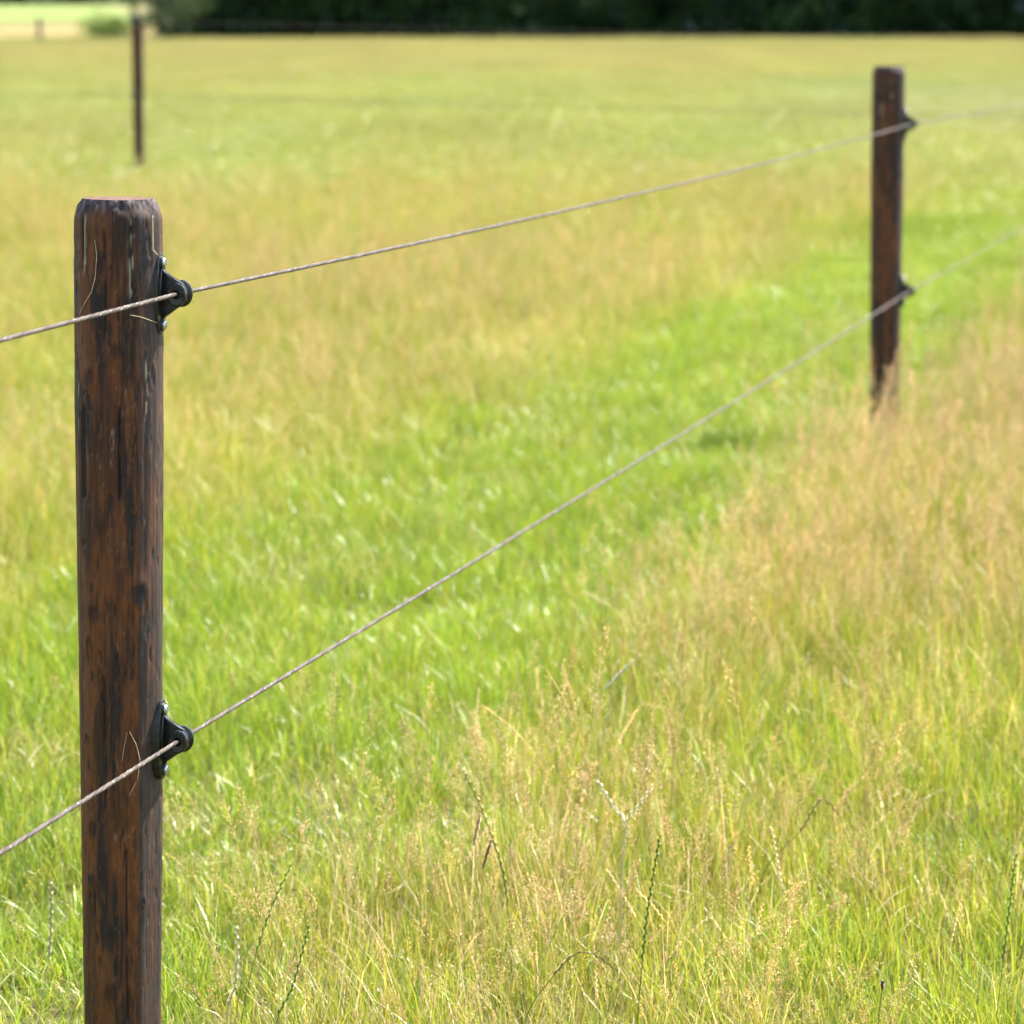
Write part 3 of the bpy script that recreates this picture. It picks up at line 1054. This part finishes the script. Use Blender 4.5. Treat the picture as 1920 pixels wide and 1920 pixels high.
MAKE = {'G': clump_G, 'Y': clump_Y, 'T': clump_T, 'L': clump_L, 'D': clump_D, 'W': clump_W}
MIXES = {'G': (0.86, 0.07, 0.00, 0.008, 0.022, 0.0), 'Y': (0.32, 0.57, 0.04, 0.02, 0.03, 0.0), 'M': (0.28, 0.52, 0.15, 0.025, 0.025, 0.0), 'T': (0.16, 0.33, 0.45, 0.04, 0.02, 0.0)}

def build_sources():
    r = np.random.default_rng(101)
    def source(S):
        o = bpy.data.objects.new("src_%03d" % len(names), S.mesh("blades", M_GRASS))
        SRC.objects.link(o)
        names.append(o.name)
    for kind, pr in MIXES.items():
        a = len(names)
        for v in range(7):
            S = Soup()
            g = 6                                   # jittered 6 x 6 clumps fill the tile evenly
            tall = 0.85 + 0.3 * r.random()
            for i in range(g):
                for j in range(g):
                    o = np.array(((i + r.random()) / g - 0.5, (j + r.random()) / g - 0.5, 0.0)) * CELL
                    o[2] = 0
                    q = 'GYTLDW'[r.choice(6, p=np.array(pr) / sum(pr))]
                    if r.random() < 0.14:           # bare gaps between the tufts
                        continue
                    n0 = len(S.c)
                    MAKE[q](S, r, o, tall * (0.5 + 1.0 * r.random()))
                    t = (0.8 + 0.4 * r.random()) * np.array((1 + 0.16 * (r.random() - 0.5), 1, 1))
                    S.c[n0:] = [tuple(np.array(c) * t) for c in S.c[n0:]]
            source(S)
        IDX[kind] = (a, len(names))
    a = len(names)
    for v in range(8):                              # wide, coarser meadow tiles for the distance
        S = Soup()
        for _ in range(1300):
            u = r.random()
            lo, hi = pick(r, GREENS) if u < 0.38 else (pick(r, YELLOWS) if u < 0.80 else pick(r, STRAWS))
            b = np.array((r.random() - 0.5, r.random() - 0.5, 0)) * FCELL * 1.1
            blade(S, r, b, 0.05 + 0.12 * r.random(), 0.005 + 0.006 * r.random(), lo, hi, n=3)
        for _ in range(70):
            b = np.array((r.random() - 0.5, r.random() - 0.5, 0)) * FCELL * 1.1
            P = curve_pts(b, 0.13 + 0.13 * r.random(), 0.05 * r.random(), r.random() * 6.28, 0.03, 3)
            stem(S, P, 0.0014, 0.001, pick(r, YELLOWS)[1], pick(r, HUSKS))
            panicle(S, r, P, 0.07, 0.03, HUSKS, fine=False, per=2, levels=4)
        source(S)
    IDX['F'] = (a, len(names))
build_sources()

def fence_s(x, y):
    return (x - P1.x) * FN.x + (y - P1.y) * FN.y

def scatter(y0, y1, cell, margin, r):
    """one tile per jittered cell over the wedge of ground the lens can see, plus room at the sides"""
    ys = np.arange(y0, y1, cell)
    xs = np.arange(-(0.137 * y1 + margin), 0.137 * y1 + margin, cell)
    X, Y = np.meshgrid(xs, ys)
    X = X + (np.arange(len(ys)) % 2)[:, None] * cell * 0.5
    x = X.ravel() + r.normal(size=X.size) * cell * 0.10
    y = Y.ravel() + r.normal(size=X.size) * cell * 0.10
    k = np.abs(x) < 0.137 * y + margin
    return x[k], y[k]

def zone(x, y):
    s = fence_s(x, y)
    n1 = fbm(x * 1.1, y * 0.8, 0.3, 5, 3)
    n2 = fbm(x * 0.35, y * 0.22, 0.7, 15, 3)
    nb = (n1 - 0.5) * 0.5
    edge = nb * 0.7
    lane = sstep(-1.75, -1.15, s + edge) * sstep(0.12, -0.12, s + edge)
    right = sstep(-0.08, 0.20, s + edge * 0.6)
    tan_r = right * (sstep(6.9, 8.2, y + nb * 2) * sstep(14.5, 12.3, y) * (0.84 + 0.8 * (n1 - 0.5)) + sstep(6.5, 5.8, y) * sstep(4.8, 5.2, y) * sstep(1.05, 0.45, s + nb) * (0.80 + 0.9 * (n1 - 0.5)) + 0.04 + sstep(13, 16, y) * 0.15)
    blob = np.exp(-(((x + 0.55) / 0.75) ** 2 + ((y - 13.2) / 1.6) ** 2)) * 0.8 + np.exp(-(((x + 1.35) / 0.5) ** 2 + ((y - 11.2) / 1.4) ** 2)) * 0.5 + np.exp(-(((x + 1.9) / 0.9) ** 2 + ((y - 23) / 4) ** 2)) * 0.5
    left = sstep(-1.2, -1.7, s + edge)
    tan_l = left * np.clip(blob * (0.45 + 1.6 * (n1 - 0.5)) + 0.03 + 0.55 * sstep(0.54, 0.68, n2 * 0.45 + n1 * 0.55), 0, 0.7)
    return s, n1, n2, lane, right, np.clip(tan_r + tan_l, 0, 0.95)

def choose(x, y, r):
    s, n1, n2, lane, right, tan = zone(x, y)
    n = len(x)
    lush = np.clip(lane * 0.95 + right * sstep(8.0, 6.6, y) * 0.45 + 0.30 * sstep(0.48, 0.62, 1 - n2) + 0.05 + sstep(5.4, 4.8, y) * 0.4, 0, 0.97)
    kind = np.full(n, 'Y')
    kind[r.random(n) < lush] = 'G'
    u = r.random(n)
    kind[u < tan * 1.1] = 'M'
    kind[u < np.clip(tan * 1.3 - 0.42, 0, 1)] = 'T'
    kind[(y < 4.95) & (np.abs(x - P1.x) < 0.4)] = 'G'                      # trodden round the near post
    idx = np.zeros(n, np.int32)
    for k, (a, b) in IDX.items():
        m = kind == k
        idx[m] = r.integers(a, b, m.sum())
    h = 0.85 + 0.4 * r.random(n) + 0.9 * (n1 - 0.5)
    h *= mix(1.0, 0.85, lane) * mix(0.6, 1.0, sstep(4.6, 5.4, y)) * mix(1, 1.15, right * sstep(6.5, 8, y)) * mix(1, 0.92, right * sstep(7.5, 6.5, y)) * mix(1, 0.95, right * sstep(7, 8.5, y)) * mix(1, 0.72, np.exp(-((x - P2.x) ** 2 + (y - P2.y) ** 2) / 0.8))
    scl = np.stack([np.ones(n), np.ones(n), h], 1)
    warm = np.clip(tan * 0.9 + (n2 - 0.5) * 0.9 - lane * 0.3, -0.5, 1)      # pigment drift over the meadow
    br = 0.92 + 0.35 * fbm(x * 1.9, y * 1.3, 3.3, 55, 2)
    tint = np.stack([br * (1.05 + 0.06 * warm - 0.09 * lane), br, br * (0.80 + 0.25 * warm), np.ones(n)], 1)
    return idx, scl, tint

def grass_object(name, x, y, idx, scl, tint, label, r, tilt=0.10):
    n = len(x)
    me = bpy.data.meshes.new(name)
    me.vertices.add(n)
    me.vertices.foreach_set("co", np.stack([x, y, np.full(n, -0.004)], 1).astype(np.float32).ravel())
    a = me.attributes.new("idx", 'INT', 'POINT')
    a.data.foreach_set("value", idx.astype(np.int32))
    a = me.attributes.new("scl", 'FLOAT_VECTOR', 'POINT')
    a.data.foreach_set("vector", scl.astype(np.float32).ravel())
    a = me.attributes.new("rot", 'FLOAT_VECTOR', 'POINT')
    rot = np.stack([r.normal(size=n) * tilt, r.normal(size=n) * tilt, r.random(n) * 6.283], 1)
    a.data.foreach_set("vector", rot.astype(np.float32).ravel())
    a = me.attributes.new("tint", 'FLOAT_COLOR', 'POINT')
    a.data.foreach_set("color", tint.astype(np.float32).ravel())
    me.materials.append(M_GRASS)
    o = obj(name, me)
    g = bpy.data.node_groups.new(name + "_scatter", 'GeometryNodeTree')
    g.interface.new_socket("Geometry", in_out='INPUT', socket_type='NodeSocketGeometry')
    g.interface.new_socket("Geometry", in_out='OUTPUT', socket_type='NodeSocketGeometry')
    gi = g.nodes.new("NodeGroupInput")
    go = g.nodes.new("NodeGroupOutput")
    ci = g.nodes.new("GeometryNodeCollectionInfo")
    ci.inputs[0].default_value = SRC
    ci.inputs[1].default_value = True
    ci.inputs[2].default_value = True
    ip = g.nodes.new("GeometryNodeInstanceOnPoints")
    ip.inputs['Pick Instance'].default_value = True
    def named(t, nm):
        q = g.nodes.new("GeometryNodeInputNamedAttribute")
        q.data_type = t
        q.inputs[0].default_value = nm
        return [s for s in q.outputs if s.enabled and s.name == 'Attribute'][0]
    L = g.links
    L.new(gi.outputs[0], ip.inputs['Points'])
    L.new(ci.outputs[0], ip.inputs['Instance'])
    L.new(named('INT', "idx"), ip.inputs['Instance Index'])
    L.new(named('FLOAT_VECTOR', "rot"), ip.inputs['Rotation'])
    L.new(named('FLOAT_VECTOR', "scl"), ip.inputs['Scale'])
    L.new(ip.outputs[0], go.inputs[0])
    md = o.modifiers.new("scatter", 'NODES')
    md.node_group = g
    return tag(o, label, "grass", kind="stuff")

rg = np.random.default_rng(202)
xn, yn = scatter(3.6, 31.0, CELL, 1.2, rg)
k = rg.random(len(xn)) > sstep(23.5, 31, yn)          # near tiles thin out where the wide ones take over
xn, yn = xn[k], yn[k]
idx, scl, tint = choose(xn, yn, rg)
grass_object("meadow_grass", xn, yn, idx, scl, tint, "green and straw seeding meadow grass around the fence", rg, 0.02)

xf, yf = scatter(22.5, 137.5, FCELL, 4.0, rg)
k = rg.random(len(xf)) < sstep(22.0, 28.0, yf)
xf, yf = xf[k], yf[k]
s, n1, n2, lane, right, tan = zone(xf, yf)
n1 = fbm(xf * 0.4, yf * 0.10, 0.3, 6, 3)
a, b = IDX['F']
n3 = fbm(xf * 0.16, yf * 0.05, 2.3, 61, 3)
pale = np.exp(-(((xf - 6.5) / 2.6) ** 2 + ((yf - 48) / 14) ** 2))         # a fresher, paler green patch by the fence corner
br = 0.80 + 0.36 * fbm(xf * 0.7, yf * 0.2, 1.3, 56, 3) + 0.05 * pale
warm = np.clip((n1 - 0.5) * 1.6 + (n3 - 0.5) * 2.2 + 0.1, -0.7, 0.9) - 0.6 * pale
tint = np.stack([br * (0.96 + 0.14 * warm), br, br * (0.78 + 0.1 * warm + 0.4 * pale), np.ones(len(xf))], 1)
scl = np.stack([np.ones(len(xf)), np.ones(len(xf)), 0.62 + 0.35 * rg.random(len(xf)) + 0.3 * (n1 - 0.5)], 1)
grass_object("far_meadow_grass", xf, yf, rg.integers(a, b, len(xf)), scl, tint, "blurred yellow green meadow grass reaching to the dark trees", rg, 0.02)

# ------------------------------------------------------------------ single stalks that stand out
def stalk(name, pts, head, L, c_stem, c_head, label, group, r, rad=0.0010, size=0.011):
    base = Vector(pts[0])
    root = empty(name, base)
    ctrl = [np.array(p) - np.array(base) for p in pts]
    P = []
    for i in range(len(ctrl) - 1):                       # smooth the control polyline
        p0, p1, p2, p3 = ctrl[max(i - 1, 0)], ctrl[i], ctrl[i + 1], ctrl[min(i + 2, len(ctrl) - 1)]
        for k in range(6):
            t = k / 6
            P.append(0.5 * (2 * p1 + (p2 - p0) * t + (2 * p0 - 5 * p1 + 4 * p2 - p3) * t * t + (3 * p1 - p0 - 3 * p2 + p3) * t ** 3))
    P.append(ctrl[-1])
    S = Soup()
    stem(S, P, rad, rad * 0.5, c_stem, c_head, 5)
    obj("stem", S.mesh("stem", M_STALK), root)
    S = Soup()
    if head == 'rye':
        rye_spike(S, r, P, L, c_head, size)
    elif head == 'brush':
        brush_spike(S, r, P, L, c_head, 0.006)
    elif head == 'leaf':
        blade(S, r, P[-1] - np.array((0, 0, L)), L, 0.016, c_head, c_head, lean=0.01, droop=0.01, n=6, ang=1.2)
    else:
        panicle(S, r, P, L, 0.03, [c_head], per=5, levels=10)
    obj("leaf" if head == 'leaf' else "seed_head", S.mesh("seed_head", M_STALK), root)
    tag(root, label, "grass stalk", group)

rs = np.random.default_rng(77)
GST, GHD = (0.20, 0.29, 0.04), (0.30, 0.40, 0.08)
YST, YHD = (0.24, 0.29, 0.05), (0.42, 0.44, 0.11)
PALE_S, PALE_H = (0.42, 0.40, 0.22), (0.70, 0.66, 0.52)
BRN = (0.62, 0.42, 0.27)
GRP = "single stalks standing out of the foreground grass"
STALKS = [
 ("rye_grass_stalk", [(0.171, 4.98, -0.005), (0.173, 4.99, 0.069), (0.18, 5.0, 0.155), (0.187, 5.0, 0.223), (0.202, 5.01, 0.316)], 'rye', 0.17, GST, (0.19, 0.28, 0.06), "dark green upright rye spike in front of the tan seed heads"),
 ("rye_grass_stalk", [(0.025, 5.10, -0.005), (0.019, 5.12, 0.031), (0.0, 5.15, 0.124), (-0.012, 5.15, 0.232), (-0.041, 5.17, 0.317), (-0.067, 5.18, 0.372)], 'rye', 0.20, YST, YHD, "tall yellow green rye spike leaning left above the tan seed heads"),
 ("rye_grass_stalk", [(0.154, 5.3, -0.005), (0.155, 5.3, 0.101), (0.159, 5.3, 0.22), (0.164, 5.3, 0.272), (0.145, 5.31, 0.299), (0.125, 5.32, 0.332)], 'rye', 0.075, PALE_S, PALE_H, "bleached spike bent left, left arm of the pale V"),
 ("rye_grass_stalk", [(0.157, 5.29, -0.005), (0.159, 5.3, 0.149), (0.166, 5.3, 0.268), (0.182, 5.29, 0.299), (0.204, 5.28, 0.334)], 'rye', 0.075, PALE_S, PALE_H, "bleached spike bent right, right arm of the pale V"),
 ("brush_grass_stalk", [(-0.039, 5.18, -0.005), (-0.042, 5.2, 0.127), (-0.053, 5.2, 0.251), (-0.045, 5.21, 0.306)], 'brush', 0.045, YST, BRN, "upright brown brush head, the taller of the two side by side"),
 ("brush_grass_stalk", [(-0.046, 5.15, -0.005), (-0.045, 5.15, 0.109), (-0.041, 5.15, 0.232), (-0.029, 5.14, 0.284)], 'brush', 0.045, YST, (0.55, 0.35, 0.22), "darker brown brush head leaning right, the lower of the two side by side"),
 ("rye_grass_stalk", [(0.008, 4.83, -0.005), (0.018, 4.85, 0.103), (0.05, 4.85, 0.158), (0.082, 4.86, 0.191), (0.11, 4.87, 0.189), (0.142, 4.88, 0.164)], 'rye', 0.11, GST, (0.36, 0.30, 0.13), "dark stalk arching over to the right near the bottom edge"),
 ("rye_grass_stalk", [(0.144, 6.4, -0.005), (0.149, 6.4, 0.116), (0.167, 6.4, 0.221), (0.184, 6.41, 0.282), (0.211, 6.42, 0.312)], 'brush', 0.07, PALE_S, (0.62, 0.58, 0.44), "pale curved seed head at the edge of the green strip"),
 ("rye_grass_stalk", [(-0.377, 4.99, -0.005), (-0.371, 5.0, 0.072), (-0.352, 5.0, 0.155), (-0.329, 5.0, 0.223), (-0.302, 5.01, 0.281)], 'rye', 0.13, GST, GHD, "long green stalk leaning right beside the large post"),
 ("rye_grass_stalk", [(-0.323, 4.89, -0.005), (-0.317, 4.9, 0.089), (-0.296, 4.9, 0.137), (-0.273, 4.91, 0.22)], 'rye', 0.13, GST, (0.24, 0.34, 0.07), "short dark green spike low beside the large post"),
 ("rye_grass_stalk", [(-0.654, 5.0, -0.005), (-0.65, 5.0, 0.069), (-0.636, 5.0, 0.155), (-0.632, 5.0, 0.223), (-0.633, 5.0, 0.257)], 'rye', 0.11, PALE_S, (0.55, 0.52, 0.40), "pale stalk to the left of the large post"),
 ("brush_grass_stalk", [(0.499, 4.95, -0.005), (0.5, 4.95, 0.075), (0.502, 4.95, 0.101), (0.505, 4.95, 0.13)], 'brush', 0.012, GST, (0.20, 0.12, 0.10), "small brown flower head in the green grass at lower right"),
 ("broad_leaf_blade", [(-0.147, 5.1, -0.005), (-0.146, 5.1, 0.03), (-0.141, 5.1, 0.06), (-0.138, 5.1, 0.10)], 'leaf', 0.075, (0.10, 0.19, 0.02), (0.16, 0.34, 0.02), "bright lime green broad leaf low in the tan grass"),
 ("rye_grass_stalk", [(0.368, 5.58, -0.005), (0.385, 5.6, 0.125), (0.441, 5.6, 0.192), (0.473, 5.6, 0.242), (0.502, 5.61, 0.217)], 'rye', 0.10, YST, (0.42, 0.34, 0.15), "straw spike arching right in the lower right grass"),
 ("rye_grass_stalk", [(0.665, 5.0, -0.005), (0.668, 5.0, 0.072), (0.678, 5.0, 0.178), (0.69, 5.0, 0.298)], 'rye', 0.15, GST, GHD, "green spike close to the right edge of the picture"),
 ("rye_grass_stalk", [(-0.388, 4.9, -0.005), (-0.385, 4.9, 0.096), (-0.374, 4.9, 0.137), (-0.37, 4.9, 0.181), (-0.371, 4.9, 0.22)], 'rye', 0.11, PALE_S, PALE_H, "zigzag bleached spike just right of the large post"),
]
for nm, pts, hd, L, cs_, ch_, lab in STALKS:
    stalk(nm, pts, hd, L, cs_, ch_, lab, GRP, rs)
